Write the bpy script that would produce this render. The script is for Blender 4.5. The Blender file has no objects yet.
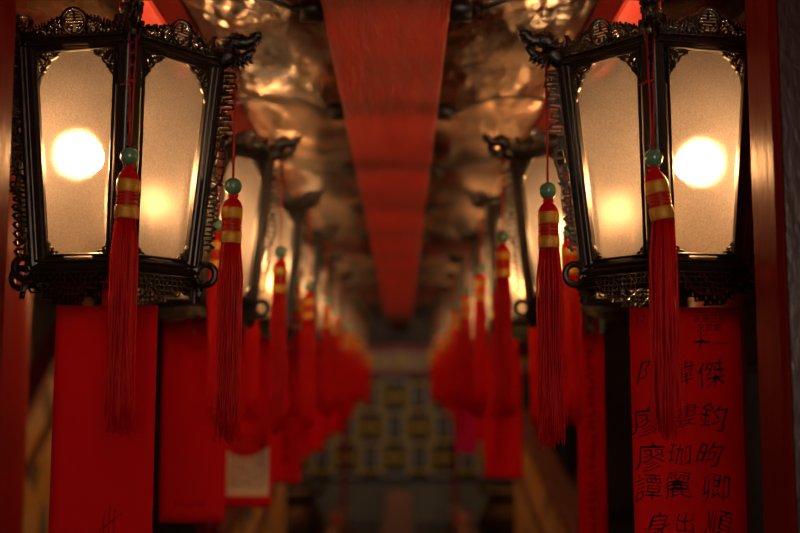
import bpy, math, random
from mathutils import Vector, Matrix
PI = math.pi
random.seed(7)
sc = bpy.context.scene
COL = sc.collection
R_ = math.radians

# ------------------------------------------------------------------ camera, world, light, exposure
cam = bpy.data.cameras.new('camera')
cam.sensor_width = 36; cam.lens = 49.5
cam.clip_start = .05; cam.clip_end = 60
cam.dof.use_dof = True; cam.dof.focus_distance = 2.11; cam.dof.aperture_fstop = 1.7
cam.dof.aperture_blades = 0
co = bpy.data.objects.new('camera', cam); COL.objects.link(co)
co.location = (0, 0, 0)
co.rotation_euler = (R_(90 + 6.43), 0, R_(.1))
sc.camera = co

w = bpy.data.worlds.new('dim_interior_air'); sc.world = w; w.use_nodes = True
w.node_tree.nodes['Background'].inputs[0].default_value = (1.0, .55, .35, 1)
w.node_tree.nodes['Background'].inputs[1].default_value = .05

# warm fill light added far behind the camera to brighten the front surfaces
al = bpy.data.lights.new('front_fill', 'AREA'); al.shape = 'RECTANGLE'
al.size = 2.4; al.size_y = 2.2; al.energy = 75; al.color = (1, .74, .55)
ao = bpy.data.objects.new('front_fill', al); COL.objects.link(ao)
ao.location = (.9, -4.5, .5); ao.rotation_euler = (R_(90), 0, R_(8))

# unseen fill light added above the far end to brighten the tiled screen
pl = bpy.data.lights.new('screen_fill', 'AREA'); pl.shape = 'DISK'; pl.size = .9; pl.energy = 34; pl.color = (1, .78, .55)
po = bpy.data.objects.new('screen_fill', pl); COL.objects.link(po); po.location = (0, 12.0, 1.0); po.rotation_euler = (R_(28), 0, 0)
BULB = 560.0          # emission of the lantern bulbs
sc.view_settings.view_transform = 'Standard'
sc.view_settings.look = 'None'
sc.view_settings.gamma = 1
sc.view_settings.use_curve_mapping = False
sc.view_settings.exposure = 0
sc.cycles.use_denoising = True
sc.cycles.use_light_tree = True
sc.cycles.max_bounces = 8
sc.cycles.transparent_max_bounces = 16
sc.cycles.sample_clamp_indirect = 5.0
sc.cycles.caustics_reflective = False

# ------------------------------------------------------------------ materials
def mat(name):
    m = bpy.data.materials.new(name); m.use_nodes = True
    nt = m.node_tree; nt.nodes.clear()
    out = nt.nodes.new('ShaderNodeOutputMaterial')
    return m, nt, out

def N(nt, t, **kw):
    n = nt.nodes.new('ShaderNode' + t)
    for k, v in kw.items(): setattr(n, k, v)
    return n

def noise(nt, scale, detail=4, stretch=(1, 1, 1), rough=.55, dist=0):
    tc = N(nt, 'TexCoord'); mp = N(nt, 'Mapping'); mp.inputs['Scale'].default_value = stretch
    nz = N(nt, 'TexNoise'); nz.inputs['Scale'].default_value = scale
    nz.inputs['Detail'].default_value = detail; nz.inputs['Roughness'].default_value = rough
    nz.inputs['Distortion'].default_value = dist
    nt.links.new(tc.outputs['Object'], mp.inputs[0]); nt.links.new(mp.outputs[0], nz.inputs['Vector'])
    return nz

def ramp(nt, src, stops):
    r = N(nt, 'ValToRGB')
    e = r.color_ramp.elements
    e[0].position = stops[0][0]; e[0].color = (*stops[0][1], 1)
    e[1].position = stops[-1][0]; e[1].color = (*stops[-1][1], 1)
    for p, c in stops[1:-1]:
        x = e.new(p); x.color = (*c, 1)
    nt.links.new(src, r.inputs[0])
    return r

def surf(name, c1, c2=None, rough=.5, metal=0, nscale=6, stretch=(1, 1, 1), bump=0, bscale=None, bstretch=None,
         coat=0, coat_rough=.1, spec=.5, sheen=0, transl=0, lo=.35, hi=.65, bdist=.01, transc=None, rough2=None, detail=4):
    m, nt, out = mat(name)
    p = N(nt, 'BsdfPrincipled')
    p.inputs['Roughness'].default_value = rough; p.inputs['Metallic'].default_value = metal
    p.inputs['Coat Weight'].default_value = coat; p.inputs['Coat Roughness'].default_value = coat_rough
    p.inputs['Specular IOR Level'].default_value = spec
    p.inputs['Sheen Weight'].default_value = sheen
    p.inputs['Base Color'].default_value = (*c1, 1)
    if c2:
        nz = noise(nt, nscale, detail, stretch)
        r = ramp(nt, nz.outputs[0], [(lo, c1), (hi, c2)])
        nt.links.new(r.outputs[0], p.inputs['Base Color'])
        if rough2 is not None:
            rr = ramp(nt, nz.outputs[0], [(lo, (rough,)*3), (hi, (rough2,)*3)])
            nt.links.new(rr.outputs[0], p.inputs['Roughness'])
    if bump:
        nb = noise(nt, bscale or 40, 5, bstretch or (1, 1, 1))
        b = N(nt, 'Bump'); b.inputs['Strength'].default_value = bump; b.inputs['Distance'].default_value = bdist
        nt.links.new(nb.outputs[0], b.inputs['Height']); nt.links.new(b.outputs[0], p.inputs['Normal'])
        if coat: nt.links.new(b.outputs[0], p.inputs['Coat Normal'])
    last = p.outputs[0]
    if transl:
        t = N(nt, 'BsdfTranslucent'); t.inputs[0].default_value = (*(transc or c1), 1)
        mx = N(nt, 'MixShader'); mx.inputs[0].default_value = transl
        nt.links.new(last, mx.inputs[1]); nt.links.new(t.outputs[0], mx.inputs[2]); last = mx.outputs[0]
    nt.links.new(last, out.inputs[0])
    return m

M = {}
M['lacquer'] = surf('black_lacquered_wood', (.010, .008, .006), (.022, .016, .010), rough=.35, nscale=25, bump=.35, bscale=90, coat=.25, coat_rough=.2, bdist=.002)
M['carved'] = surf('carved_black_wood', (.005, .004, .0035), (.012, .009, .007), rough=.24, nscale=60, bump=.6, bscale=260, coat=.5, coat_rough=.12, bdist=.002)
M['silk'] = surf('red_silk', (.80, .005, .004), (.90, .010, .007), rough=.38, nscale=30, transl=.42, transc=(1, .012, .008), spec=.3)
M['cord'] = surf('red_cord', (.6, .006, .006), rough=.5, bump=.5, bscale=600, bdist=.001, transl=.2)
M['gold_thread'] = surf('yellow_gold_thread', (.72, .33, .03), (.85, .45, .06), rough=.35, metal=.3, nscale=40, stretch=(1, 1, 12), bump=.6, bscale=60, bstretch=(1, 1, 12), bdist=.002)
M['jade'] = surf('green_jade', (.06, .22, .11), (.16, .38, .22), rough=.18, nscale=45, coat=1, coat_rough=.05)
M['paper'] = surf('red_paper', (.72, .005, .010), (.80, .008, .014), rough=.75, spec=.2, nscale=4, transl=.5, transc=(.9, .012, .015))
M['pink_paper'] = surf('magenta_paper', (.62, .01, .16), rough=.75, spec=.2, transl=.4, transc=(.8, .02, .2))
M['ink'] = surf('black_ink', (.004, .003, .003), rough=.8, spec=.05)
M['print'] = surf('dark_printed_ink', (.06, .004, .006), rough=.7)
M['cream'] = surf('cream_paper', (.8, .62, .42), (.85, .68, .48), rough=.8, nscale=10, transl=.3, transc=(.9, .7, .5))
M['wire'] = surf('grey_wire', (.25, .24, .18), rough=.35, metal=.7)
M['brass'] = surf('brass', (.75, .45, .14), (.5, .26, .08), rough=.22, metal=1, nscale=30)
M['blackplastic'] = surf('black_plastic', (.012, .012, .012), rough=.35, bump=.2, bscale=80, bdist=.002)
M['cable'] = surf('grey_cable', (.05, .045, .04), rough=.4)
M['beam'] = surf('red_lacquered_beam', (.34, .002, .004), (.44, .004, .006), rough=.4, spec=.15, nscale=5, stretch=(4, .6, 4), bump=1, bscale=46,
                 bstretch=(1.3, .16, 1.3), coat=.45, coat_rough=.05, bdist=.011)
M['beam2'] = surf('red_painted_timber', (.45, .012, .008), (.36, .02, .012), rough=.42, nscale=6, bump=.3, bscale=40, bdist=.003)
M['darkred'] = surf('dark_red_painted_rail', (.10, .008, .006), (.14, .014, .008), rough=.5)
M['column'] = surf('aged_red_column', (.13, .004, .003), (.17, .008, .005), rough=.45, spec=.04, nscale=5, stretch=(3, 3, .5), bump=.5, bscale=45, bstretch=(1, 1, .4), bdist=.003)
M['purple'] = surf('dark_plum_paint', (.035, .008, .014), (.055, .015, .022), rough=.22, nscale=4, stretch=(3, 3, .4), bump=.35, bscale=90, bstretch=(1, 1, .5), bdist=.002)
M['floor'] = surf('dark_stone_floor', (.035, .024, .018), (.06, .04, .03), rough=.35, nscale=3, bump=.2, bscale=12)
M['wall'] = surf('smoky_plaster', (.045, .022, .014), (.09, .05, .032), rough=.7, nscale=1.5)
M['greywall'] = surf('grey_green_plaster', (.13, .13, .11), (.2, .19, .16), rough=.7, nscale=2)
M['darkpanel'] = surf('near_black_timber', (.012, .008, .006), (.03, .018, .012), rough=.5, nscale=3)
M['grey_tile'] = surf('grey_glazed_tile', (.42, .40, .37), (.5, .48, .44), rough=.4, nscale=5)
M['yellow_tile'] = surf('yellow_glazed_tile', (.62, .40, .04), (.7, .46, .05), rough=.4, nscale=5)
M['bronze'] = surf('dark_bronze', (.05, .03, .018), (.10, .06, .035), rough=.4, metal=.7, nscale=8, bump=.3, bscale=20)
M['ash'] = surf('grey_incense_ash', (.3, .26, .22), (.4, .34, .3), rough=.9, nscale=12)
M['bench'] = surf('worn_red_brown_wood', (.20, .07, .045), (.26, .10, .06), rough=.4, nscale=5, stretch=(4, .5, 1))
M['mosaic'] = None
M['pinkred'] = surf('glazed_coral_ceramic', (.75, .10, .05), (.85, .2, .1), rough=.25, nscale=10)

# mosaic of yellow, cream and blue-grey chips on the balustrades
m, nt, out = mat('ochre_mosaic')
tc = N(nt, 'TexCoord'); vo = N(nt, 'TexVoronoi'); vo.inputs['Scale'].default_value = 5
nt.links.new(tc.outputs['Object'], vo.inputs['Vector'])
r = ramp(nt, vo.outputs['Color'], [(.2, (.10, .09, .08)), (.32, (.55, .30, .05)), (.55, (.60, .34, .08)), (.75, (.62, .44, .22))])
p = N(nt, 'BsdfPrincipled'); p.inputs['Roughness'].default_value = .5
nt.links.new(r.outputs[0], p.inputs['Base Color']); nt.links.new(p.outputs[0], out.inputs[0])
M['mosaic'] = m

# ceiling: smoke-stained gilded boards, glossy and uneven
m, nt, out = mat('smoke_stained_gilding')
p = N(nt, 'BsdfPrincipled')
n1 = noise(nt, 3.4, 7, (1, .38, 1), .62, .6)
r1 = ramp(nt, n1.outputs[0], [(.39, (.012, .006, .004)), (.49, (.10, .05, .025)), (.57, (.38, .22, .12)), (.68, (.65, .42, .25))])
nt.links.new(r1.outputs[0], p.inputs['Base Color'])
p.inputs['Metallic'].default_value = .75; p.inputs['Roughness'].default_value = .17
n2 = noise(nt, 6, 3, (1, .5, 1), .5)
b = N(nt, 'Bump'); b.inputs['Strength'].default_value = .65; b.inputs['Distance'].default_value = .05
nt.links.new(n2.outputs[0], b.inputs['Height']); nt.links.new(b.outputs[0], p.inputs['Normal'])
nt.links.new(p.outputs[0], out.inputs[0])
M['ceiling'] = m

# frosted lantern glass
m, nt, out = mat('frosted_lantern_glass')
n1 = noise(nt, 420, 2)
b = N(nt, 'Bump'); b.inputs['Strength'].default_value = .35; b.inputs['Distance'].default_value = .001
nt.links.new(n1.outputs[0], b.inputs['Height'])
tl = N(nt, 'BsdfTranslucent')
n3 = noise(nt, 9, 6, (1, 1, 1), .7)
r3 = ramp(nt, n3.outputs[0], [(.3, (.070, .058, .048)), (.7, (.105, .086, .071))])
n4 = noise(nt, 300, 3, (1, 1, 1), .8)
r4 = ramp(nt, n4.outputs[0], [(.36, (.60, .60, .60)), (.55, (.82, .82, .82)), (.70, (1.0, 1, 1))])
mm = N(nt, 'Mix', data_type='RGBA', blend_type='MULTIPLY'); mm.inputs[0].default_value = 1
nt.links.new(r3.outputs[0], mm.inputs[6]); nt.links.new(r4.outputs[0], mm.inputs[7])
nt.links.new(mm.outputs[2], tl.inputs[0])
rf = N(nt, 'BsdfRefraction'); rf.inputs['IOR'].default_value = 1.35; rf.inputs['Roughness'].default_value = .52
nt.links.new(b.outputs[0], rf.inputs['Normal'])
tr = N(nt, 'BsdfTransparent'); tr.inputs[0].default_value = (1, .82, .6, 1)
gl = N(nt, 'BsdfGlossy'); gl.inputs['Roughness'].default_value = .3; gl.inputs[0].default_value = (.8, .8, .8, 1)
mg = N(nt, 'Mix', data_type='RGBA', blend_type='MULTIPLY'); mg.inputs[0].default_value = 1
mg.inputs[6].default_value = (1, .84, .64, 1); nt.links.new(r4.outputs[0], mg.inputs[7]); nt.links.new(mg.outputs[2], rf.inputs['Color'])
m1 = N(nt, 'MixShader'); m1.inputs[0].default_value = .24
nt.links.new(tl.outputs[0], m1.inputs[1]); nt.links.new(rf.outputs[0], m1.inputs[2])
m2 = N(nt, 'MixShader'); m2.inputs[0].default_value = .27
nt.links.new(m1.outputs[0], m2.inputs[1]); nt.links.new(tr.outputs[0], m2.inputs[2])
m3 = N(nt, 'MixShader'); m3.inputs[0].default_value = .04
nt.links.new(m2.outputs[0], m3.inputs[1]); nt.links.new(gl.outputs[0], m3.inputs[2])
nt.links.new(m3.outputs[0], out.inputs[0])
M['pane'] = m

m, nt, out = mat('glowing_bulb')
e = N(nt, 'Emission'); e.inputs[0].default_value = (1, .56, .26, 1); e.inputs[1].default_value = BULB
nt.links.new(e.outputs[0], out.inputs[0]); M['bulb'] = m

# ------------------------------------------------------------------ mesh helpers
class MB:
    def __init__(s): s.v = []; s.f = []
    def add(s, vs, fs):
        o = len(s.v); s.v += [tuple(x) for x in vs]; s.f += [tuple(i + o for i in f) for f in fs]
    def box(s, x0, x1, y0, y1, z0, z1, T=None):
        vs = [(x, y, z) for x in (x0, x1) for y in (y0, y1) for z in (z0, z1)]
        if T: vs = [T(*v) for v in vs]
        s.add(vs, [(0, 1, 3, 2), (4, 6, 7, 5), (0, 4, 5, 1), (2, 3, 7, 6), (0, 2, 6, 4), (1, 5, 7, 3)])
    def cbox(s, x0, x1, y0, y1, z0, z1, c):
        """box with its four long (y) edges chamfered"""
        sec = [(x0 + c, z0), (x1 - c, z0), (x1, z0 + c), (x1, z1 - c), (x1 - c, z1), (x0 + c, z1), (x0, z1 - c), (x0, z0 + c)]
        n = 8
        vs = [(x, y0, z) for x, z in sec] + [(x, y1, z) for x, z in sec]
        s.add(vs, [(i, (i + 1) % n, n + (i + 1) % n, n + i) for i in range(n)] + [tuple(range(n - 1, -1, -1)), tuple(range(n, 2 * n))])
    def stroke(s, pts, wd, t, T, closed=False):
        """2-D line of width wd, thickness t laid on the surface T(u, v, h)"""
        n = len(pts)
        P = [Vector((p[0], p[1])) for p in pts]
        vs = []
        for i in range(n):
            a = P[(i - 1) % n] if (closed or i > 0) else P[i]
            b = P[(i + 1) % n] if (closed or i < n - 1) else P[i]
            d1 = (P[i] - a); d2 = (b - P[i])
            if d1.length < 1e-9: d1 = d2
            if d2.length < 1e-9: d2 = d1
            d1 = d1.normalized(); d2 = d2.normalized()
            d = (d1 + d2)
            if d.length < 1e-6: d = d1
            d.normalize()
            k = 1 / max(.5, d.dot(d1))
            nx, ny = -d.y * k, d.x * k
            ww = wd[i] if isinstance(wd, (list, tuple)) else wd
            for a_, h in ((-.5, -.5), (-.5, .15), (-.22, .5), (.22, .5), (.5, .15), (.5, -.5)):
                vs.append(T(P[i].x + nx * ww * a_, P[i].y + ny * ww * a_, h * t))
        fs = []
        for i in range(n if closed else n - 1):
            j = (i + 1) % n
            for q in range(6):
                r = (q + 1) % 6
                fs.append((i * 6 + q, i * 6 + r, j * 6 + r, j * 6 + q))
        if not closed:
            fs += [tuple(range(5, -1, -1)), tuple(range((n - 1) * 6, n * 6))]
        s.add(vs, fs)
    def tube(s, pts, rad, sides=8, squash=1.0, cap=True):
        P = [Vector(p) for p in pts]; n = len(P)
        rr = rad if isinstance(rad, (list, tuple)) else [rad] * n
        up = None; vs = []
        for i in range(n):
            d = (P[min(i + 1, n - 1)] - P[max(i - 1, 0)]).normalized()
            if up is None:
                up = Vector((0, 1, 0)) if abs(d.y) < .8 else Vector((1, 0, 0))
            a = (up - d * up.dot(d)).normalized(); b2 = d.cross(a); up = a
            for q in range(sides):
                t = 2 * PI * q / sides
                vs.append(P[i] + (a * math.cos(t) * squash + b2 * math.sin(t)) * rr[i])
        fs = [(i * sides + q, i * sides + (q + 1) % sides, (i + 1) * sides + (q + 1) % sides, (i + 1) * sides + q) for i in range(n - 1) for q in range(sides)]
        if cap: fs += [tuple(range(sides - 1, -1, -1)), tuple(range((n - 1) * sides, n * sides))]
        s.add(vs, fs)
    def lathe(s, prof, sides=24, c=(0, 0, 0)):
        n = len(prof); vs = []
        for r, z in prof:
            for q in range(sides):
                t = 2 * PI * q / sides
                vs.append((c[0] + r * math.cos(t), c[1] + r * math.sin(t), c[2] + z))
        fs = [(i * sides + q, i * sides + (q + 1) % sides, (i + 1) * sides + (q + 1) % sides, (i + 1) * sides + q) for i in range(n - 1) for q in range(sides)]
        fs += [tuple(range(sides - 1, -1, -1)), tuple(range((n - 1) * sides, n * sides))]
        s.add(vs, fs)
    def ball(s, c, r, sx=1, sy=1, sz=1, n=12):
        prof = []
        k = max(6, n // 2 + 1)
        vs = []; sides = n
        for i in range(1, k):
            ph = PI * i / k
            for q in range(sides):
                t = 2 * PI * q / sides
                vs.append((c[0] + r * sx * math.sin(ph) * math.cos(t), c[1] + r * sy * math.sin(ph) * math.sin(t), c[2] - r * sz * math.cos(ph)))
        m_ = k - 1
        b0 = len(vs); vs.append((c[0], c[1], c[2] - r * sz)); vs.append((c[0], c[1], c[2] + r * sz))
        fs = [(i * sides + q, i * sides + (q + 1) % sides, (i + 1) * sides + (q + 1) % sides, (i + 1) * sides + q) for i in range(m_ - 1) for q in range(sides)]
        fs += [(b0, (q + 1) % sides, q) for q in range(sides)]
        fs += [(b0 + 1, (m_ - 1) * sides + q, (m_ - 1) * sides + (q + 1) % sides) for q in range(sides)]
        s.add(vs, fs)
    def mesh(s, name, m, smooth=False):
        me = bpy.data.meshes.new(name); me.from_pydata(s.v, [], s.f); me.materials.append(m)
        if smooth: me.polygons.foreach_set('use_smooth', [True] * len(me.polygons))
        me.update(); return me

def link(name, me, parent=None, loc=(0, 0, 0), rz=0):
    o = bpy.data.objects.new(name, me); COL.objects.link(o); o.location = loc; o.rotation_euler = (0, 0, rz)
    if parent: o.parent = parent
    return o
def thing(name, label, cat, loc=(0, 0, 0), rz=0, group=None):
    o = link(name, None, None, loc, rz); return tag(o, label, cat, group)
def tag(o, label, cat, group=None):
    o['label'] = label; o['category'] = cat
    if group: o['group'] = group
    return o
def struct(name, mb, m, smooth=False):
    o = link(name, mb.mesh(name, m, smooth)); o['kind'] = 'structure'; return o
def part(name, mb, m, parent, smooth=False, loc=(0, 0, 0), rz=0):
    return link(name, mb.mesh(name, m, smooth), parent, loc, rz)

FLOOR, CEIL, ENDY = -1.6, .9715, 14.6

# ------------------------------------------------------------------ the setting
b = MB(); b.box(-4.2, 4.2, -1, ENDY + .3, FLOOR - .1, FLOOR); struct('floor', b, M['floor'])
b = MB(); b.box(-4.2, 4.2, -1, ENDY + .3, CEIL, CEIL + .1); struct('ceiling', b, M['ceiling'])
b = MB(); b.box(-4.3, -4.2, -1, ENDY + .3, FLOOR, CEIL); struct('wall_left', b, M['greywall'])
b = MB(); b.box(4.2, 4.3, -1, ENDY + .3, FLOOR, CEIL); struct('wall_right', b, M['wall'])
b = MB(); b.box(-4.2, 4.2, ENDY, ENDY + .1, FLOOR, CEIL); struct('wall_back', b, M['wall'])

# ------------------------------------------------------------------ timber
BX, BW, BZ = -.033, .135, .79
b = MB()
for y0, y1 in ((.6, 4.9), (4.904, 9.7), (9.704, ENDY)):
    b.cbox(BX - BW, BX + BW, y0, y1, BZ, BZ + .18, .006)
tag(link('ceiling_beam', b.mesh('ceiling_beam', M['beam'])), 'broad glossy red lacquered beam running down the middle of the ceiling', 'beam')
RZ = .85
for side, x0, x1 in ((-1, -.612, -.553), (1, .492, .560)):
    b = MB(); b.cbox(x0, x1, 1.0, ENDY, RZ, RZ + .12, .006)
    tag(link('hanging_beam', b.mesh('hanging_beam', M['beam2'])), 'narrow red beam above the %s row of lanterns' % ('left' if side < 0 else 'right'), 'beam', None)
for i, y in enumerate((7.3, 10.8)):
    for sd, x0, x1 in (('left', -.552, BX - BW - .001), ('right', BX + BW + .001, .491)):
        b = MB(); b.box(x0, x1, y, y + .10, RZ + .04, CEIL - .001)
        tag(link('cross_piece', b.mesh('cross_piece', M['darkred'])), '%s short red cross piece from the broad beam to the %s lantern beam' % (('nearer', 'farther')[i], sd), 'beam')

# near square columns at both picture edges
def column(x0, x1, y0, y1, label, sx):
    t = thing('square_column', label, 'column', ((x0 + x1) / 2, (y0 + y1) / 2, FLOOR))
    w_, d_ = (x1 - x0) / 2, (y1 - y0) / 2
    H_ = CEIL - FLOOR - .002
    b = MB(); c = .008
    sec = [(-w_ + c, -d_), (w_ - c, -d_), (w_, -d_ + c), (w_, d_ - c), (w_ - c, d_), (-w_ + c, d_), (-w_, d_ - c), (-w_, -d_ + c)]
    n = 8
    b.add([(x, y, .0) for x, y in sec] + [(x, y, H_) for x, y in sec], [(i, (i + 1) % n, n + (i + 1) % n, n + i) for i in range(n)] + [tuple(range(7, -1, -1)), tuple(range(8, 16))])
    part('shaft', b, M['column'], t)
    b = MB(); b.box(-w_ + .012, w_ - .012, -d_ - .006, -d_ - .0, .2, H_ - .05)
    o = part('front_board', b, M['purple'], t); o['label'] = 'dark plum coloured front board'
    b = MB(); b.box(-w_ - .03, w_ + .03, -d_ - .03, d_ + .03, 0, .16); part('base', b, M['darkpanel'], t)
    return t
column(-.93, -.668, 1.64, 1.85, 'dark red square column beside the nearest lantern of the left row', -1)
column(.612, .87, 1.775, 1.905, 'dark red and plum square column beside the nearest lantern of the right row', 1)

def round_column(x, y, r, label):
    b = MB()
    H_ = CEIL - FLOOR - .002
    b.lathe([(r * 1.5, 0), (r * 1.55, .1), (r * 1.3, .2), (r * 1.05, .26), (r, .3), (r, H_ - .12), (r * 1.15, H_ - .06), (r * 1.2, H_)], 32)
    o = link('round_column', b.mesh('round_column', M['round'], True), None, (x, y, FLOOR)); tag(o, label, 'column')
M['round'] = surf('red_lacquered_column', (.20, .006, .004), (.17, .01, .006), rough=.35, spec=.2, nscale=6, bump=.3, bscale=30, coat=.15, coat_rough=.15, bdist=.004)
round_column(-1.36, 3.7, .105, 'round glossy red column seen between the left square column and the large red paper')
round_column(1.78, 6.2, .14, 'round red column in the gloom behind the right row of lanterns')

# ------------------------------------------------------------------ hexagonal lantern (local origin: centre of the bottom rim)
H = .414; RT = .215; RB = .172
def Rz(z): return RB + (RT - RB) * z / H
C30, S30 = math.cos(PI / 6), math.sin(PI / 6)
def F(u, z, h):            # face between corner 0 and corner 60 degrees
    a = Rz(z) * C30 + h
    return (C30 * a - S30 * u, S30 * a + C30 * u, z)
def Fcrest(u, z, h): 
    a = RT * C30 + .006 + (z - H) * .22 + h
    return (C30 * a - S30 * u, S30 * a + C30 * u, z)
def Fapr(u, z, h):
    a = RB * C30 + .012 + (-z) * .15 + h
    return (C30 * a - S30 * u, S30 * a + C30 * u, z)
def G(r, z, h):            # radial plane through corner 0
    return (r, -h, z)
def rot(p, k):
    c, s_ = math.cos(k * PI / 3), math.sin(k * PI / 3)
    return (p[0] * c - p[1] * s_, p[0] * s_ + p[1] * c, p[2])
def arc(cx, cy, r, a0, a1, n=10):
    return [(cx + r * math.cos(R_(a0 + (a1 - a0) * i / n)), cy + r * math.sin(R_(a0 + (a1 - a0) * i / n))) for i in range(n + 1)]
def spiral(cx, cy, r0, r1, a0, turn, n=16):
    return [(cx + (r0 + (r1 - r0) * i / n) * math.cos(R_(a0 + turn * i / n)), cy + (r0 + (r1 - r0) * i / n) * math.sin(R_(a0 + turn * i / n))) for i in range(n + 1)]

# frame
fr = MB()
fw = .023
for k in range(6):
    T = lambda u, v, h, k=k: rot(F(u, v, h), k)
    i_ = fw / 2
    def ring(ins, z_ins):
        zt, zb = H - z_ins, z_ins
        return [(-Rz(zb) / 2 + ins, zb), (Rz(zb) / 2 - ins, zb), (Rz(zt) / 2 - ins, zt), (-Rz(zt) / 2 + ins, zt)]
    fs_, ft_ = .026, .016
    for sg in (-1, 1):
        fr.stroke([(sg * (RB / 2 - fs_ / 2), 0), (sg * (RT / 2 - fs_ / 2), H)], fs_, .018, T)
    fr.stroke([(-RB / 2 + .004, ft_ / 2 - .002), (RB / 2 - .004, ft_ / 2 - .002)], ft_, .017, T)
    fr.stroke([(-RT / 2 + .004, H - ft_ / 2 + .002), (RT / 2 - .004, H - ft_ / 2 + .002)], ft_, .017, T)
    T2 = lambda u, v, h, k=k: rot(F(u, v, h + .009), k)
    fr.stroke(ring(.0045, .0045), .006, .010, T2, True)
    fr.stroke(ring(.0265, .0155), .0045, .006, T2, True)
    T3 = lambda u, v, h, k=k: rot(F(u, v, h + .003), k)
    # lacework in the four corners of the opening
    for sx in (-1, 1):
        ut = Rz(H - .016) / 2 - .026 + .002; zt = H - .014 + .001
        P = lambda x, y: (sx * (ut - 1.25 * x - (.0028 * y / .05)), zt - 1.25 * y)
        edge = [P(.046, .0), P(.040, .004), P(.034, .005), P(.031, .011), P(.024, .014), P(.021, .021), P(.014, .026), P(.011, .034), P(.006, .040), P(.003, .050), P(.0, .056)]
        fr.stroke(edge, .0042, .007, T3)
        for ang, ln in ((12, .030), (33, .026), (55, .027), (76, .036)):
            c_, s_ = math.cos(R_(ang)), math.sin(R_(ang))
            loop = []
            for q in range(10):
                a = 2 * PI * q / 10
                lx = ln * .58 + ln * .36 * math.cos(a); ly = ln * .15 * math.sin(a)
                loop.append(P(lx * c_ - ly * s_, lx * s_ + ly * c_))
            fr.stroke(loop, .0030, .006, T3, True)
        fr.stroke([P(.0, .0), P(.012, .009), P(.02, .016)], .006, .006, T3)
        for (cx, cy, r) in ((.006, .007, .0045), (.012, .028, .004), (.033, .0065, .004), (.02, .006, .003), (.006, .02, .003)):
            fr.stroke([P(cx + r * math.cos(2 * PI * q / 8), cy + r * math.sin(2 * PI * q / 8)) for q in range(8)], .0026, .006, T3, True)
        ub = Rz(.016) / 2 - .026 + .002; zb = .014 - .001
        Q = lambda x, y: (sx * (ub - x), zb + y)
        fr.stroke([Q(.034, 0), Q(.030, .004), Q(.022, .004), Q(.020, .009), Q(.013, .010), Q(.012, .016), Q(.006, .018), Q(.005, .025), Q(0, .032)], .0040, .007, T3)
        fr.stroke([Q(0, 0), Q(.007, .007), Q(.013, .011)], .007, .006, T3)
        fr.stroke([Q(.004, .016), Q(.002, .005), Q(.014, .003), Q(.022, .002)], .0035, .006, T3)
# corner posts, top and bottom rims
for k in range(6):
    c0 = rot((RB + .001, 0, -.004), k); c1 = rot((RT + .001, 0, H + .004), k)
    fr.tube([c0, c1], .0135, 8)
    for (z, r_, rad) in ((-.006, RB + .009, .0065), (-.016, RB + .003, .005), (H + .004, RT + .004, .006), (H + .012, RT + .009, .004)):
        fr.tube([rot((r_, 0, z), k), rot((r_, 0, z), k + 1)], rad, 6)
# bottom board added to keep bulb light off the papers; spokes, knob, crown ribs
fr.add([rot((RB + .002, 0, z_), k) for z_ in (.001, -.004) for k in range(6)], [tuple(range(6)), tuple(range(11, 5, -1))])
for k in range(3):
    fr.tube([rot((RB, 0, -.006), k), rot((RB, 0, -.006), k + 3)], .0045, 6)
fr.lathe([(.004, -.040), (.012, -.036), (.014, -.028), (.008, -.018), (.012, -.010), (.012, 0)], 12)
for k in range(6):
    fr.tube([rot((r_, 0, z), k) for r_, z in ((RT - .004, H + .004), (RT * .86, H + .032), (RT * .6, H + .055), (RT * .3, H + .07), (.022, H + .086))], .005, 6)
fr.lathe([(.03, H + .074), (.034, H + .084), (.03, H + .094), (.012, H + .1), (.010, H + .118), (.004, H + .12)], 14)
ME_frame = fr.mesh('frame', M['lacquer'])

# pane (one face)
b = MB()
vs = []
for h in (-.004, -.001):
    vs += [F(-RB / 2 + .012, .012, h), F(RB / 2 - .012, .012, h), F(RT / 2 - .012, H - .012, h), F(-RT / 2 + .012, H - .012, h)]
b.add(vs[:4], [(0, 1, 2, 3)])
ME_pane = b.mesh('pane', M['pane'])

# crest (one face): medallion with the longevity sign between scrolls
b = MB(); th = .007
b.stroke([(-.100, H + .010), (.100, H + .010)], .006, th, Fcrest)
cz = H + .036
b.stroke([(.0255 * math.cos(2 * PI * q / 28), cz + .0255 * math.sin(2 * PI * q / 28)) for q in range(28)], .0042, th * 1.3, Fcrest, True)
b.stroke([(.0195 * math.cos(2 * PI * q / 24), cz + .0195 * math.sin(2 * PI * q / 24)) for q in range(24)], .0022, th, Fcrest, True)
for yy, xx in ((.013, .009), (.0075, .014), (.002, .017), (-.0035, .015), (-.009, .015)):
    b.stroke([(-xx, cz + yy), (xx, cz + yy)], .0024, th, Fcrest)
b.stroke([(0, cz + .018), (0, cz + .002)], .0026, th, Fcrest)
b.stroke([(-.006, cz - .018), (-.006, cz - .009)], .0026, th, Fcrest); b.stroke([(.006, cz - .018), (.006, cz - .009)], .0026, th, Fcrest)
b.stroke([(-.012, cz - .009), (-.012, cz - .002)], .0024, th, Fcrest); b.stroke([(.012, cz - .009), (.012, cz - .002)], .0024, th, Fcrest)
rr = random.Random(3)
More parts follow.
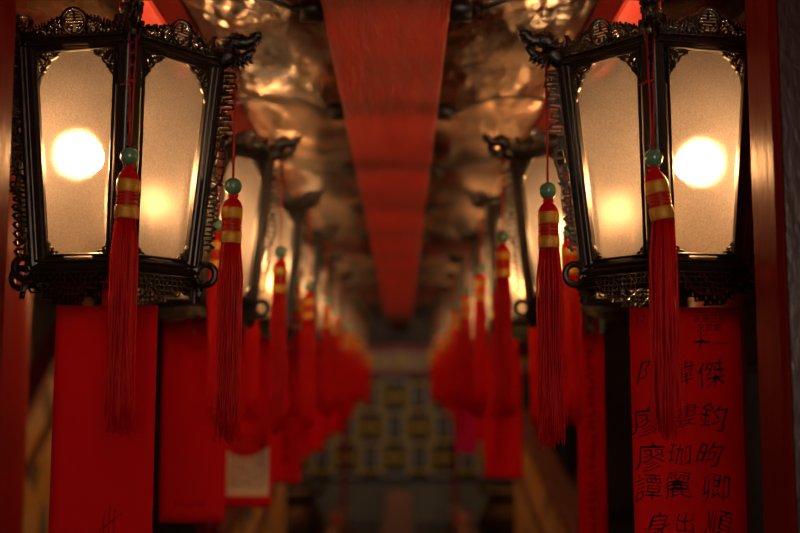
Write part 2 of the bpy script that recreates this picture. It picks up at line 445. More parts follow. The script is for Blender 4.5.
for s_ in (-1, 1):
    for (cx, cy, r0, a0, tn) in ((.036, .020, .010, 200, -520), (.052, .021, .0095, 20, 500), (.066, .017, .008, 160, -480), (.080, .015, .007, 0, 480), (.092, .013, .005, 160, -460),
                                 (.031, .036, .007, 240, -420), (.043, .033, .006, 60, 430), (.056, .028, .004, 60, 400)):
        pts = spiral(cx, H + cy, r0, r0 * .2, a0, tn)
        b.stroke([(s_ * x, y) for x, y in pts], .0028, th, Fcrest)
    b.stroke([(s_ * x, H + y) for x, y in ((.026, .046), (.034, .043), (.044, .040), (.050, .033), (.060, .030), (.068, .026), (.08, .024), (.088, .022), (.097, .021), (.102, .014))], .0034, th, Fcrest)
    for i in range(13):
        x = .028 + i * .006; y0 = .044 - (x - .028) * .31
        dx = rr.uniform(-.003, .004)
        b.stroke([(s_ * x, H + y0 - .006), (s_ * (x + dx * .4), H + y0 + .002), (s_ * (x + dx), H + y0 + rr.uniform(.003, .007))], [.004, .0034, .001], th * .8, Fcrest)
    for i in range(10):
        x = .024 + i * .0078
        b.stroke([(s_ * x, H + .012), (s_ * (x + rr.uniform(-.003, .003)), H + .012 + rr.uniform(.006, .022) * (1 - i * .06))], .003, th, Fcrest)
ME_crest = b.mesh('crest', M['carved'])

# apron (one face): stepped fretwork
b = MB()
cell = .0104
for i in range(-7, 8):
    u = i * cell
    rows = 1 + (abs(i) < 7) + (abs(i) < 5) + (abs(i) < 3)
    for j in range(rows):
        z = -.022 - j * cell
        if (i * 3 + j * 5) % 4 == 1: 
            b.stroke([(u - cell / 2, z + cell / 2), (u + cell / 2, z - cell / 2)], .0034, .009, Fapr); continue
        q = cell / 2 * .92
        b.stroke([(u - q, z - q), (u + q, z - q), (u + q, z + q), (u - q, z + q)], .0030, .007 + .004 * ((i + j) % 2), Fapr, True)
for s_ in (-1, 1):
    b.stroke([(s_ * x, y) for x, y in spiral(.072, -.031, .011, .003, 90, -420)], .003, .006, Fapr)
    b.stroke([(s_ * x, y) for x, y in spiral(.020, -.052, .006, .002, 90, 380)], .0026, .006, Fapr)
b.stroke([(-.078, -.018), (.078, -.018)], .005, .008, Fapr)
ME_apron = b.mesh('apron', M['carved'])

# corner bracket (radial plane)
b = MB(); th = .009
def Br(d, z): return (Rz(z) + .011 + d * 1.35, z)
def bs(pts, w=.0036, closed=False): b.stroke([Br(d, z) for d, z in pts], w, th, G, closed)
bs([(.001, .40), (.001, .02)], .004)
z = .396
for q in range(6):                                    # key fret, upper run
    o_ = .003 + (q % 2) * .003
    bs([(.0, z), (.018 + o_ - .003, z), (.018 + o_, z - .009), (.006, z - .009), (.006, z - .016), (.013, z - .016)], .0042)
    bs([(.0, z - .018), (.010, z - .018)], .004)
    z -= .0215
z0 = z                                                # bowed scrollwork in the middle
bs([(.0, z0), (.010, z0 - .012), (.019, z0 - .035), (.022, z0 - .060), (.018, z0 - .085), (.008, z0 - .105), (.0, z0 - .112)], .0045)
bs([(.014, z0 - .008), (.006, z0 - .030), (.004, z0 - .055), (.008, z0 - .080), (.018, z0 - .100)], .004)
for q in range(5):
    bs([(.003, z0 - .022 - q * .017), (.012, z0 - .030 - q * .016), (.020, z0 - .028 - q * .017)], .0036)
bs([(x - .0, y) for x, y in spiral(.012, z0 - .012, .008, .002, 180, -430)], .0032)
bs([(x, y) for x, y in spiral(.010, z0 - .112, .010, .002, 60, 430)], .0036)
z = z0 - .125
while z > .035:                                       # lower fret, tapering
    bs([(.0, z), (.014, z), (.014, z - .010), (.005, z - .010)], .004)
    bs([(.018, z - .003), (.010, z - .014)], .004)
    z -= .0185
rc = (RB + .024, -.010)
b2 = [(rc[0] + .0205 * math.cos(2 * PI * q / 28), rc[1] + .0205 * math.sin(2 * PI * q / 28)) for q in range(28)]
b.tube([(x, 0, z_) for x, z_ in b2] + [(b2[0][0], 0, b2[0][1])], .0068, 10, 1.0, False)
b.tube([(x, 0, z_) for x, z_ in spiral(RB - .014, -.024, .011, .003, 60, -420)], .004, 8)
b.tube([(RB + .005, 0, .03), (RB + .004, 0, .012)], .006, 8)
ME_bracket = b.mesh('corner_bracket', M['carved'])

# dragon head (radial plane, snout outward)
b = MB()
def D(*a): return [(RT + x * .98, 0, H + z_ * 1.22 + .002) for x, z_ in a]
def arcdir(d, z_): return (RT + d, 0, H + z_)
b.tube(D((-.004, -.004), (.008, .006), (.020, .014), (.032, .022)), [.014, .019, .021, .018], 10, .8)
b.tube(D((.008, .014), (.022, .030), (.036, .038), (.050, .036), (.062, .035), (.073, .039), (.080, .046), (.086, .046), (.089, .040)), [.011, .018, .019, .016, .0125, .0105, .0105, .009, .005], 12, .85)
b.tube(D((.030, .012), (.044, .006), (.058, .010), (.070, .018), (.078, .024)), [.014, .0135, .011, .008, .0045], 10, .8)
b.tube(D((.086, .044), (.087, .036), (.083, .030)), [.005, .003, .001], 6)
for x in (.060, .067, .074):                          # teeth
    b.tube(D((x, .029), (x + .001, .022)), [.0018, .0004], 5)
b.tube(D((.004, .016), (-.006, .020), (-.013, .028), (-.015, .038), (-.010, .046), (-.004, .048)), [.009, .009, .008, .0065, .005, .0015], 8)
for sy in (-1, 1):
    b.ball((RT + .044, sy * .013, H + .056), .005, n=10)
    b.tube([(RT + .032, sy * .008, H + .044), (RT + .020, sy * .015, H + .050), (RT + .006, sy * .019, H + .050)], [.004, .003, .001], 6)
    b.tube([(RT + .028, sy * .012, H + .026), (RT + .018, sy * .019, H + .030), (RT + .010, sy * .022, H + .026)], [.005, .004, .001], 6)
    b.ball((RT + .082, sy * .007, H + .062), .0035, n=8)
    for q in range(5):
        x = .026 + q * .009
        b.tube([(RT + x, sy * .007, H + .006 + q * .002), (RT + x + .003, sy * .010, H - .006 + q * .003), (RT + x + .008, sy * .008, H - .014 + q * .0045)], [.004, .003, .0006], 6)
for q in range(5):                                    # brow and mane spikes
    x = .002 + q * .010
    b.tube(D((x, .026 + q * .004), (x - .002, .034 + q * .0042), (x - .007, .040 + q * .004)), [.004, .0026, .0006], 6)
rq = random.Random(8)
for q in range(70):                                   # carved scales
    x = rq.uniform(-.004, .080); a = rq.uniform(0, 2 * PI)
    zc = .030 + .14 * x if x > .02 else .012 + x
    rad_ = .017 - max(0, x - .045) * .16
    b.ball((RT + x, .80 * rad_ * math.cos(a), H + 1.22 * zc + rad_ * math.sin(a)), rq.uniform(.0022, .0038), n=6)
ME_dragon = b.mesh('dragon_head', M['carved'], True)

# bulb, socket
b = MB(); b.ball((0, 0, 0), .034, n=20); ME_bulb = b.mesh('bulb', M['bulb'], True)
b = MB(); b.lathe([(.012, .030), (.016, .034), (.017, .07), (.012, .08), (.005, .084), (.004, .26)], 14); ME_socket = b.mesh('lamp_socket', M['blackplastic'], True)
# hook from crown to beam
b = MB()
zt = H + .118
b.tube([(0, 0, zt), (0, 0, zt + .03)], .005, 8)
b.tube([(.010 * math.cos(a), 0, zt + .038 + .010 * math.sin(a)) for a in [2 * PI * q / 12 for q in range(13)]], .0028, 6)
b.tube([(0, .010 * math.cos(a), zt + .055 + .012 * math.sin(a)) for a in [2 * PI * q / 12 for q in range(13)]], .0028, 6)
b.tube([(0, 0, zt + .064), (0, 0, RZ - .237 - .012)], .005, 8)
b.lathe([(.016, RZ - .237 - .013), (.018, RZ - .237 - .006), (.014, RZ - .237 - .001)], 12)
ME_hook = b.mesh('hook', M['brass'], True)

LZ = .237
ORD = ['nearest', 'second', 'third', 'fourth', 'fifth', 'sixth', 'seventh', 'eighth', 'ninth', 'tenth', 'farthest']
NL = 11; SP = .88; Y0 = 2.195
LX = {'left': -.582, 'right': .533}
ANG = {'left': 350.6, 'right': 191.8}       # direction of the inner front corner's ray
BO = {'left': (-.055, -.01), 'right': (.050, -.015)}
def lantern_pos(side, n):
    r_ = random.Random(n * 7 + (side == 'left'))
    jx = 0 if n == 0 else r_.uniform(-.012, .012); jr = 0 if n == 0 else r_.uniform(-6, 6)
    return LX[side] + jx, Y0 + SP * n, ANG[side] + jr
def lantern(side, n):
    x, y, a = lantern_pos(side, n)
    lab = '%s hexagonal black carved lantern in the %s row, glowing frosted panes' % (ORD[n], side)
    t = thing('hexagonal_lantern', lab, 'lantern', (x, y, LZ), R_(a), 'carved lanterns of the %s row' % side)
    link('frame', ME_frame, t); link('hook', ME_hook, t)['label'] = 'brass hook'
    for k in range(6):
        link('pane', ME_pane, t, rz=k * PI / 3)
        link('crest', ME_crest, t, rz=k * PI / 3)
        link('apron', ME_apron, t, rz=k * PI / 3)
        link('corner_bracket', ME_bracket, t, rz=k * PI / 3)
        link('dragon_head', ME_dragon, t, rz=k * PI / 3)
    bx, by = BO[side] if n == 0 else (0, 0)
    c_, s_ = math.cos(-R_(a)), math.sin(-R_(a))
    lx, ly = bx * c_ - by * s_, bx * s_ + by * c_
    so = link('lamp_socket', ME_socket, t, (lx, ly, .232 if side == 'left' else .215))
    link('bulb', ME_bulb, so)
    return t
for side in ('left', 'right'):
    for n in range(NL): lantern(side, n)

# ------------------------------------------------------------------ tassels
def fringe_mesh(seed, L=.40, n=95, segs=11):
    r_ = random.Random(seed); b = MB()
    for i in range(n):
        a = r_.uniform(0, 2 * PI); q = math.sqrt(r_.uniform(.05, 1))
        l = L * (1 - abs(r_.gauss(0, .09)) - .02 * q)
        ph1, ph2 = r_.uniform(0, 6.28), r_.uniform(0, 6.28); am = r_.uniform(.0005, .0022)
        drift = (r_.gauss(0, .006), r_.gauss(0, .006))
        pts = []
        for s_ in range(segs + 1):
            t = s_ / segs
            rad = q * (.018 + .009 * min(1, t * 5) - .007 * t)
            z_ = -l * t
            pts.append((rad * math.cos(a) + am * math.sin(ph1 + t * 9) * t * 2 + drift[0] * t * t, rad * math.sin(a) + am * math.sin(ph2 + t * 8) * t * 2 + drift[1] * t * t, z_))
        b.tube(pts, [.00135] * segs + [.0008], 4)
    return b.mesh('fringe', M['silk'], True)
FR = [fringe_mesh(s_) for s_ in (1, 2, 3, 4)]
b = MB(); b.ball((0, 0, 0), .0172, n=20); ME_bead = b.mesh('bead', M['jade'], True)
# binding: knot, two wide yellow bands and thin yellow rings over red
b = MB()
b.lathe([(.003, .0), (.008, -.003), (.014, -.008), (.0185, -.016), (.0200, -.022), (.0198, -.088), (.019, -.094), (.006, -.095)], 20)
b.ball((.006, 0, .002), .0055, n=8); b.ball((-.005, .003, .001), .005, n=8); b.tube([(0, 0, .01), (0, 0, -.01)], .004, 6)
ME_cap = b.mesh('cap', M['silk'], True)
b = MB()
def band(z1, z0, r_):
    return [(r_ - .0012, z1), (r_, z1 - .0012), (r_ + .0002, (z1 + z0) / 2), (r_, z0 + .0012), (r_ - .0012, z0)]
def bandm(z1, z0, r_): b.lathe(band(z1, z0, r_), 20)
bandm(-.022, -.045, .0212); bandm(-.070, -.093, .0215)
for zc in (-.050, -.056, -.0625): bandm(zc, zc - .0022, .0208)
ME_bind = b.mesh('binding', M['gold_thread'], True)
CORN = ['front inner', 'front', 'rear inner']
def tassel(x, y, ztop, zbead, label, seed, grp, tilt=(0, 0), double=False, scale=1.0):
    t = thing('tassel', label, 'tassel', (x, y, ztop), 0, grp)
    d = ztop - zbead
    b = MB()
    if double:
        b.tube([(-.006, 0, 0), (-.0045, 0, -d * .35), (-.002, 0, -d * .7), (0, 0, -d + .014)], .0016, 6)
        b.tube([(.007, 0, 0), (.004, 0, -d * .35), (.0035, 0, -d * .6), (.001, 0, -d + .014)], .0016, 6)
        b.ball((0, 0, -d * .40), .0035, n=8); b.tube([(-.004, 0, -d * .40), (-.022, .002, -d * .43)], .0014, 5)
    else:
        b.tube([(0, 0, 0), (.0006, 0, -d * .5), (0, 0, -d + .014)], .0024, 6)
    b.tube([(0, 0, -d - .010), (0, 0, -d - .022)], .0026, 6)
    part('cord', b, M['cord'], t, True)
    link('bead', ME_bead, t, (0, 0, -d))['label'] = 'round green jade bead'
    o = link('cap', ME_cap, t, (0, 0, -d - .021)); o.rotation_euler = (tilt[0], tilt[1], 0)
    q = link('binding', ME_bind, o); q['label'] = 'golden yellow thread binding'
    f = link('fringe', FR[seed % 4], t, (-math.sin(tilt[1]) * .09, 0, -d - .021 - .090), seed * 1.3)
    f.rotation_euler = (tilt[0] * .2, tilt[1] * .12, seed * 1.3)
    return t
i = 0
for side in ('left', 'right'):
    sg = 1 if side == 'left' else -1
    for n in range(NL):
        x, y, a = lantern_pos(side, n)
        r_ = random.Random(n * 31 + (side == 'left') * 5)
        for c, da in ((0, 0), (1, -60 * sg), (2, 60 * sg)):
            if c == 2 and n < 2: continue
            aa = R_(a + da); rad = .250
            px, py = x + rad * math.cos(aa), y + rad * math.sin(aa)
            zb = {('left', 0, 0): .403, ('left', 0, 1): .422, ('right', 0, 0): .392, ('right', 0, 1): .418, ('right', 1, 0): .425}.get((side, n, c), .405 + r_.uniform(-.045, .03))
            tilt = (0, R_(-9)) if (side, n, c) == ('right', 0, 1) else (r_.uniform(-.04, .04), r_.uniform(-.05, .05))
            lab = 'red silk tassel with green bead under the %s dragon of the %s lantern, %s row' % (CORN[c], ORD[n], side)
            lab = lab.replace('with green bead ', '')
            tassel(px, py, LZ + H + .006, zb, lab, i, 'silk tassels of the %s row' % side, tilt, double=(n == 0 and c == 1))
            i += 1

# ------------------------------------------------------------------ hanging red papers
def wave(u, v, ph, amp):
    return amp * math.sin(u * 14 + ph) * (.4 + v * 1.2) + amp * .6 * math.sin(v * 7 + ph * 2)
def sheet(W, L, ph, amp, th=.0007, off=0):
    b = MB(); nu, nv = 10, 22
    for s_ in (1, -1):
        vs = [(W * (i / nu - .5), -(s_ * th / 2 + off) + wave(W * (i / nu - .5), L * j / nv, ph, amp), -L * j / nv) for j in range(nv + 1) for i in range(nu + 1)]
        fs = [(j * (nu + 1) + i, j * (nu + 1) + i + 1, (j + 1) * (nu + 1) + i + 1, (j + 1) * (nu + 1) + i) for j in range(nv) for i in range(nu)]
        if s_ == 1: fs = [f[::-1] for f in fs]
        b.add(vs, fs)
    n1 = (nu + 1) * (nv + 1)
    rim = [i for i in range(nu + 1)] + [j * (nu + 1) + nu for j in range(1, nv + 1)] + [nv * (nu + 1) + i for i in range(nu - 1, -1, -1)] + [j * (nu + 1) for j in range(nv - 1, 0, -1)]
    for q in range(len(rim)):
        a, c = rim[q], rim[(q + 1) % len(rim)]
        b.f.append((a, c, c + n1, a + n1))
    return b
def text_verts(ch, size, shear=0, offset=0):
    cu = bpy.data.curves.new('t', 'FONT'); cu.body = ch; cu.size = size; cu.shear = shear; cu.offset = offset
    cu.align_x = 'CENTER'; cu.align_y = 'CENTER'; cu.resolution_u = 3
    o = bpy.data.objects.new('t', cu); COL.objects.link(o)
    bpy.context.view_layer.update()
    dg = bpy.context.evaluated_depsgraph_get()
    me = bpy.data.meshes.new_from_object(o.evaluated_get(dg))
    vs = [tuple(v.co) for v in me.vertices]; fs = [tuple(p.vertices) for p in me.polygons]
    bpy.data.objects.remove(o); bpy.data.curves.remove(cu); bpy.data.meshes.remove(me)
    return vs, fs
def on_paper(b, glyphs, ph, amp, lift=.0012):
    for ch, u, v, size, sh, rt, off in glyphs:
        vs, fs = text_verts(ch, size, sh, off)
        if not vs: continue
        mx = (min(p[0] for p in vs) + max(p[0] for p in vs)) / 2; my = (min(p[1] for p in vs) + max(p[1] for p in vs)) / 2
        c_, s_ = math.cos(rt), math.sin(rt); out_ = []
        h = hash((u, v)) % 7
        for x, y, _ in vs:
            x -= mx; y -= my
            k = size
            x, y = x + .045 * k * math.sin(y / k * 6 + h), y + .05 * k * math.sin(x / k * 6 + h * 2)
            X, Z = u + x * c_ - y * s_, v - (x * s_ + y * c_)
            out_.append((X, -lift + wave(X, Z, ph, amp), -Z))
        b.add(out_, fs)
def marks(b, u0, u1, v0, v1, cols, rows, ph, amp, r_, wd=.0012, lift=.0014):
    T = lambda u, v, h: (u, -lift + wave(u, v, ph, amp), -v)
    cw, chh = (u1 - u0) / cols, (v1 - v0) / rows
    for i in range(cols):
        for j in range(rows):
            cx, cy = u0 + (i + .5) * cw, v0 + (j + .5) * chh
            for q in range(4):
                x = cx + r_.uniform(-.25, .25) * cw; y = cy + r_.uniform(-.35, .35) * chh
                if q % 2: p = [(x, y - chh * .3), (x + r_.uniform(-.1, .1) * cw, y + chh * .25)]
                else: p = [(x - cw * .28, y), (x + cw * .28, y - .06 * chh)]
                b.stroke(p, wd, .0002, T)
def paper(side, n, dx, W, L, top, label, mat_='paper', yaw=0, amp=.0016, dy=0.0, drop_wire=True):
    x, y, a = lantern_pos(side, n)
    t = thing('prayer_paper', label, 'paper', (x + dx, y + dy, top), R_(yaw), 'red papers hanging under the lanterns' if mat_ == 'paper' else None)
    ph = n * 1.7 + (side == 'left')
    part('sheet', sheet(W, L, ph, amp), M[mat_], t, True)
    if drop_wire:
        b = MB()
        c_ = -dx
        b.tube([(c_ , 0, LZ - top - .038), (c_ * .8 + .004, -.006, .02), (c_ * .6 + .004, -.004, -.030)], .0011, 5)
        b.ball((c_ * .6 + .004, -.004, -.036), .0055, sy=.5, n=8)
        part('wire', b, M['wire'], t)
        b = MB()
        for s_ in (-1, 1):
            b.box(c_ + s_ * .016 - .006, c_ + s_ * .016 + .006, .012, .0135, -.01, LZ - top - .010)
        part('ribbon', b, M['silk'], t)
    return t, ph, amp

# left row
t, ph, am = paper('left', 0, -.008, .205, .50, .169, 'large blank red paper under the nearest lantern of the left row, signature at its foot', yaw=-2)
b = MB(); T = lambda u, v, h: (u, -.0012 + wave(u, v, ph, am), -v)
b.stroke([(-.004, .445), (.010, .432), (.026, .420), (.042, .408)], [.0008, .0014, .0014, .0006], .0002, T)
for x0, z0, z1 in ((.006, .404, .450), (.016, .396, .455), (.026, .402, .452)):
    b.stroke([(x0 + .002, z0), (x0, (z0 + z1) / 2), (x0 + .001, z1)], .0012, .0002, T)
part('signature', b, M['ink'], t)
t, ph, am = paper('left', 1, .012, .18, .56, .20, 'wide plain red paper with faint small writing near its foot, second in the left row', yaw=3)
b = MB(); marks(b, -.05, .04, .50, .52, 7, 1, ph, am, random.Random(4), .0012); part('writing', b, M['print'], t)
t, ph, am = paper('left', 2, .010, .20, .62, .21, 'red paper with a cream label pasted at its foot, third in the left row', yaw=-3)
b = sheet(.150, .235, ph, am, .0007, .0012)
b.v = [(x + .015, y, z_ - .345) for x, y, z_ in b.v]
o = part('pasted_label', b, M['cream'], t); o['label'] = 'cream label with rows of small dark characters'
b = MB(); marks(b, -.05, .078, .365, .555, 8, 10, ph, am, random.Random(5), .0018, .0026); b.v = [(x, y - .001, z_) for x, y, z_ in b.v]
part('writing', b, M['print'], o)
LL = [(3, .03, .21, .58, 'red paper with a column of brushed black writing, fourth in the left row'),
      (4, .02, .18, .52, 'red paper with no marks, fifth in the left row'), (5, .03, .18, .54, 'red paper hanging sixth in the left row'),
      (6, .03, .17, .50, 'red paper hanging seventh in the left row'), (7, .05, .18, .50, 'red paper hanging eighth in the left row'),
      (8, .03, .17, .46, 'red paper hanging ninth in the left row'), (9, .04, .17, .44, 'red paper hanging tenth in the left row'), (10, .04, .17, .40, 'red paper hanging last in the left row')]
for n, dx, W, L, lab in LL:
    t, ph, am = paper('left', n, dx, W, L, .18, lab, yaw=random.uniform(-8, 8))
    if n == 3:
        b = MB(); marks(b, .01, .055, .10, .50, 1, 9, ph, am, random.Random(9), .004, .0016); part('writing', b, M['ink'], t)

# right row, nearest: handwriting
t, ph, am = paper('right', 0, .032, .222, .52, .165, 'large red paper covered with black brushed characters under the nearest lantern of the right row', yaw=1)
K = 2.196 / 1100
def uv(x, y): return (x - 686) * K, (y - 307) * K
G_ = []
hand = [('十', 701, 342, 20), ('一', 722, 342, 17), ('傑', 711, 373, 29), ('鈞', 712, 415, 29), ('昫', 707, 452, 28), ('卿', 712, 485, 30), ('順', 713, 519, 28),
        ('偉', 683, 372, 25), ('婁', 685, 414, 24), ('珈', 677, 452, 24), ('麗', 674, 482, 28), ('出', 680, 518, 22),
        ('阝', 643, 372, 26), ('廖', 645, 420, 30), ('廖', 648, 455, 30), ('譚', 645, 484, 28), ('身', 652, 521, 28)]
rh = random.Random(12)
for ch, x, y, s_ in hand:
    u, v = uv(x, y); G_.append((ch, u, v, s_ * K * 1.0, .12, R_(rh.uniform(-7, 9)), -.0005))
b = MB(); on_paper(b, G_, ph, am); part('handwriting', b, M['ink'], t)
G_ = [('東華三院', *uv(711, 319), 8.5 * K, 0, 0, 0), ('文武廟', *uv(710, 327.5), 8.5 * K, 0, 0, 0), ('17', *uv(642, 319), 11 * K, 0, 0, 0)]
b = MB()
for ch, u, v, s_, sh, rt, of in G_:
    vs, fs = text_verts(ch, s_)
    mx = (min(p[0] for p in vs) + max(p[0] for p in vs)) / 2
    b.add([(u + x - mx, -.0012 + wave(u + x - mx, v - y, ph, am), -(v - y)) for x, y, _ in vs], fs)
part('printed_text', b, M['print'], t)
t, ph, am = paper('right', 1, -.004, .078, .62, .16, 'narrow red paper strip with one column of small writing, second in the right row', yaw=2)
b = MB(); marks(b, -.014, .014, .04, .60, 1, 26, ph, am, random.Random(21), .0022); part('writing', b, M['print'], t)
t, ph, am = paper('right', 2, .06, .12, .20, .19, 'short magenta paper behind the narrow red strip in the right row', 'pink_paper', yaw=4)
RR = [(3, -.085, .165, .56, 'red paper hanging lowest, fourth in the right row'), (4, -.03, .16, .50, 'red paper hanging fifth in the right row'), (5, -.02, .16, .48, 'red paper hanging sixth in the right row'),
      (7, -.03, .16, .46, 'red paper hanging eighth in the right row'), (8, -.03, .16, .42, 'red paper hanging ninth in the right row'), (9, -.03, .16, .40, 'red paper hanging tenth in the right row'), (10, -.04, .16, .36, 'red paper hanging last in the right row')]
for n, dx, W, L, lab in RR:
    paper('right', n, dx, W, L, .18, lab, yaw=random.uniform(-8, 8))
paper('right', 6, -.10, .15, .52, .10, 'magenta paper hanging seventh in the right row, between red tassels', 'pink_paper', yaw=5)

# ------------------------------------------------------------------ junction boxes and cables on the broad beam
for side, sg in (('left', -1), ('right', 1)):
    for n in range(8):
        y = 2.32 + SP * n
        x = BX + sg * (BW + .0275)
        t = thing('junction_box', 'black round junction box on the %s side of the broad beam, %s from the front' % (side, (['first'] + ORD[1:])[n]), 'junction box', (x, y, BZ + .035), 0, 'junction boxes on the %s side of the beam' % side)
        b = MB()
        prof = [(.004, -.0265), (.024, -.0265), (.028, -.021), (.028, .018), (.022, .0265), (.004, .0265)]
        b.lathe(prof, 18); b.v = [(z_, x_, y_) for x_, y_, z_ in b.v]
        part('body', b, M['blackplastic'], t, True)
        b = MB(); b.tube([(sg * .026, 0, 0), (sg * .045, 0, .003)], [.012, .008], 10); part('gland', b, M['blackplastic'], t, True)
        lx, ly, _ = lantern_pos(side, n)
        ex, ey, ez = lx - x - sg * .03, ly - y, RZ - BZ - .035 - .05
        b = MB(); pts = []
        x0_ = sg * .042
        for q in range(13):
            f = q / 12
            pts.append((x0_ + (ex - x0_) * f, ey * f + .02 * math.sin(f * PI), .003 + (ez) * f + .055 * math.sin(f * PI) * (1 if n % 2 else .7) * (1 - .4 * f)))
        b.tube(pts, .0052, 8); part('cable', b, M['cable'], t, True)

# ------------------------------------------------------------------ far end: tiled lattice screen
KD = 13.9 / 1100
t = thing('tiled_screen', 'tall screen of grey and yellow interlaced tiles on the end wall', 'screen', (0, 14.2, -1.15))
b = MB(); b.box(-2.1, 2.1, 0, .12, 0, 1.36); part('backing', b, M['darkpanel'], t)
gy = MB(); yl = MB()
T = lambda u, v, h: (u, -.012 - h, v)
cell = .62
def rsq(cx, cy, s_, c):
    return [(cx - s_ + c, cy - s_), (cx + s_ - c, cy - s_), (cx + s_, cy - s_ + c), (cx + s_, cy + s_ - c), (cx + s_ - c, cy + s_), (cx - s_ + c, cy + s_), (cx - s_, cy + s_ - c), (cx - s_, cy - s_ + c)]
for i in range(-4, 5):
    for j in range(0, 3):
        cx, cy = -.09 + i * cell * .5, .30 + j * cell * .62
        if (i + j) % 2 == 0:
            gy.stroke(rsq(cx, cy, .215, .06), .045, .03, T, True)
            yl.stroke([(cx - .12, cy), (cx + .12, cy)], .04, .02, T); yl.stroke([(cx, cy - .12), (cx, cy + .12)], .04, .02, T)
        else:
            yl.stroke(rsq(cx, cy, .165, .03), .045, .034, T, True)
            gy.stroke([(cx - .07, cy), (cx + .07, cy)], .03, .02, T)
        
part('grey_lattice', gy, M['grey_tile'], t); part('yellow_lattice', yl, M['yellow_tile'], t)
b = MB(); b.box(-2.15, 2.15, -.02, .1, 1.36, 1.41); part('red_rail', b, M['beam2'], t)
t = thing('header_panel', 'cream and ochre painted band above the tiled screen', 'panel', (0, 14.2, .27))
b = MB(); b.box(-2.1, 2.1, 0, .12, 0, .22); part('band', b, M['cream'], t)
for q in range(-5, 6):
    b = MB(); b.box(q * .38 - .09, q * .38 + .09, -.015, 0, .04, .18)
    part('ochre_inset', b, M['yellow_tile'], t)
b = MB(); b.box(-2.12, 2.12, -.02, .12, .22, .30); part('red_rail', b, M['beam2'], t)
t = thing('name_plaque', 'dark carved plaque with faint gilded relief above the painted band at the far end', 'plaque', (0, 14.3, .60))
b = MB(); b.box(-1.3, 1.3, 0, .08, 0, .42); part('board', b, M['darkpanel'], t)
for q in range(6):
    b = MB(); cx = -1.05 + q * .42
    b.stroke([(cx + x, .21 + y) for x, y in spiral(0, 0, .12, .03, q * 60, 560)], .03, .03, lambda u, v, h: (u, -.01 - h, v))
    part('gilded_relief', b, M['bronze'], t)

# plinth under the screen
b = MB(); b.box(-2.3, 2.3, 13.7, 14.5, FLOOR, -1.15)
tag(link('stone_plinth', b.mesh('stone_plinth', M['greywall'])), 'low grey stone plinth carrying the tiled screen', 'plinth')
b = MB(); b.cbox(-2.35, 2.35, 13.55, 14.5, -1.149, -1.10, .01)
# red stems in front of the screen
for x, lab in ((-.65, 'thin red post in front of the tiled screen, left of centre'), (.60, 'thin dark red post in front of the tiled screen, right of centre')):
    b = MB(); b.lathe([(.08, 0), (.08, .04), (.03, .07), (.026, .9), (.03, 1.15), (.045, 1.3), (.02, 1.4)], 14)
    tag(link('slim_post', b.mesh('slim_post', M['round'], True), None, (x, 12.6, FLOOR)), lab, 'post')

def table(x, y0, y1, w_, z, label, name='long_bench'):
    t = thing(name, label, 'bench', (x, (y0 + y1) / 2, FLOOR))
    L = (y1 - y0) / 2; hh = z - FLOOR
    b = MB(); b.cbox(-w_ / 2, w_ / 2, -L, L, hh - .05, hh, .008); part('seat', b, M['bench'], t)
    b = MB(); b.box(-w_ / 2 + .02, w_ / 2 - .02, -L + .05, L - .05, hh - .12, hh - .0505); part('apron', b, M['beam2'], t)
    for sx in (-1, 1):
        for yy in (-L + .12, L - .12):
            b = MB(); b.box(sx * (w_ / 2 - .035) - .015, sx * (w_ / 2 - .035) + .015, yy - .03, yy + .03, 0, hh - .1205); part('leg', b, M['bench'], t)
    return t
table(-.03, 6.4, 12.3, .26, -1.1, 'long worn red-brown bench down the middle of the floor, pointing at the screen')
table(-.56, 6.4, 10.6, .12, -1.12, 'narrow reddish bench left of the middle bench')
table(.52, 6.4, 11.0, .12, -1.12, 'narrow reddish bench right of the middle bench')

def cauldron(x, y, label):
    t = thing('incense_cauldron', label, 'cauldron', (x, y, FLOOR))
    b = MB(); b.lathe([(.10, .18), (.30, .22), (.40, .34), (.42, .48), (.36, .60), (.33, .64), (.36, .68), (.41, .70), (.41, .74), (.36, .74), (.345, .70), (.02, .69)], 36)
    part('bowl', b, M['bronze'], t, True)
    b = MB(); b.lathe([(.02, .70), (.2, .715), (.33, .708), (.335, .701), (.02, .699)], 28); part('ash', b, M['ash'], t, True)
    for k in range(3):
        a = k * 2 * PI / 3 + .5
        b = MB(); b.tube([(.22 * math.cos(a), .22 * math.sin(a), .26), (.30 * math.cos(a), .30 * math.sin(a), .14), (.27 * math.cos(a), .27 * math.sin(a), .0)], [.06, .05, .035], 10); part('leg', b, M['bronze'], t, True)
    for s_ in (-1, 1):
        b = MB(); b.tube([(s_ * .38, -.08, .70), (s_ * .45, -.07, .84), (s_ * .46, 0, .88), (s_ * .45, .07, .84), (s_ * .38, .08, .70)], .018, 8); part('handle', b, M['bronze'], t, True)
cauldron(-1.10, 9.8, 'round dark bronze incense cauldron left of the benches')
cauldron(1.10, 9.9, 'round dark bronze incense cauldron right of the benches')
for x, y, z, lab in ((-.56, 9.6, -1.12, 'small coral red dish on the far part of the left narrow bench'), (-.56, 8.2, -1.12, 'small coral red dish on the near part of the left narrow bench'), (.52, 9.6, -1.12, 'small coral red dish on the right narrow bench')):
    b = MB(); b.lathe([(.02, .0), (.035, .004), (.03, .012), (.065, .04), (.075, .055), (.068, .055), (.03, .02), (.004, .018)], 20)
    tag(link('offering_dish', b.mesh('offering_dish', M['pinkred'], True), None, (x, y, z)), lab, 'dish')

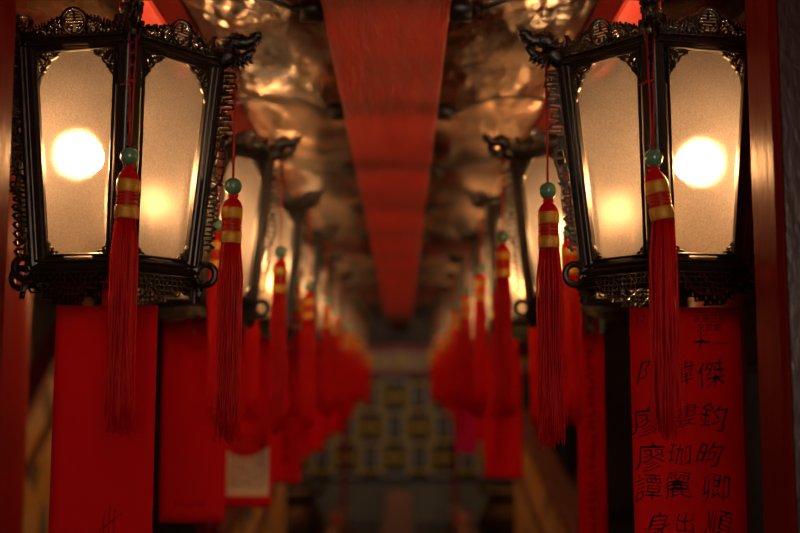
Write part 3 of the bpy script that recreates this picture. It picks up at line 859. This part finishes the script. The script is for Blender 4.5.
# ------------------------------------------------------------------ stair balustrades covered with mosaic
def balustrade(x, ya, za, yb, zb, label, w_=.10):
    """ya,za = far high end; yb,zb = near low end"""
    t = thing('stair_balustrade', label, 'balustrade', (x, (ya + yb) / 2, FLOOR))
    my = (ya + yb) / 2
    b = MB()
    for_ = [(yb - my, 0), (ya - my, 0), (ya - my, za - FLOOR), (yb - my, zb - FLOOR)]
    b.add([(-w_ / 2, y, z) for y, z in for_] + [(w_ / 2, y, z) for y, z in for_], [(0, 1, 2, 3), (7, 6, 5, 4), (0, 4, 5, 1), (1, 5, 6, 2), (2, 6, 7, 3), (3, 7, 4, 0)])
    part('mosaic_wall', b, M['mosaic'], t)
    for off, nm in ((.03, 'handrail'), (-.32, 'lower_rail')):
        b = MB(); q = w_ / 2 + .02
        b.add([(s_ * q, y, z + dz) for s_ in (-1, 1) for y, z in (for_[3], for_[2]) for dz in (off - .03, off + .04)], [(0, 1, 3, 2), (4, 6, 7, 5), (0, 4, 5, 1), (2, 3, 7, 6), (0, 2, 6, 4), (1, 5, 7, 3)])
        part(nm, b, M['darkred'], t)
    b = MB(); b.lathe([(.07, 0), (.07, .05), (.05, .08), (.05, zb - FLOOR + .1), (.065, zb - FLOOR + .13), (.05, zb - FLOOR + .18), (.01, zb - FLOOR + .2)], 16)
    o = part('newel_post', b, M['round'], t, True, (0, yb - my - .08, 0)); o['label'] = 'red rounded newel post'
balustrade(.92, 8.6, -.22, 5.6, -.78, 'yellow mosaic stair balustrade right of the benches, sloping down to the front')
balustrade(-.95, 8.6, -.22, 5.6, -.78, 'yellow mosaic stair balustrade behind the papers of the left row')
balustrade(-2.25, 7.7, .62, 5.2, -1.0, 'steep yellow mosaic stair balustrade with dark red rails beside the left round column')
# dim cupboard in the right-hand gloom
t = thing('tall_cabinet', 'tall black cabinet in the gloom behind the right row', 'cabinet', (2.6, 8.6, FLOOR))
b = MB(); b.box(-.7, .7, -.3, .3, 0, 1.75); part('body', b, M['darkpanel'], t)
for s_ in (-1, 1):
    b = MB(); b.box(s_ * .345 - .32, s_ * .345 + .32, -.33, -.301, .1, 1.65); d_ = part('door', b, M['darkpanel'], t)
    b = MB(); b.ball((s_ * .06, -.345, .9), .02, n=8); part('handle', b, M['brass'], d_, True)
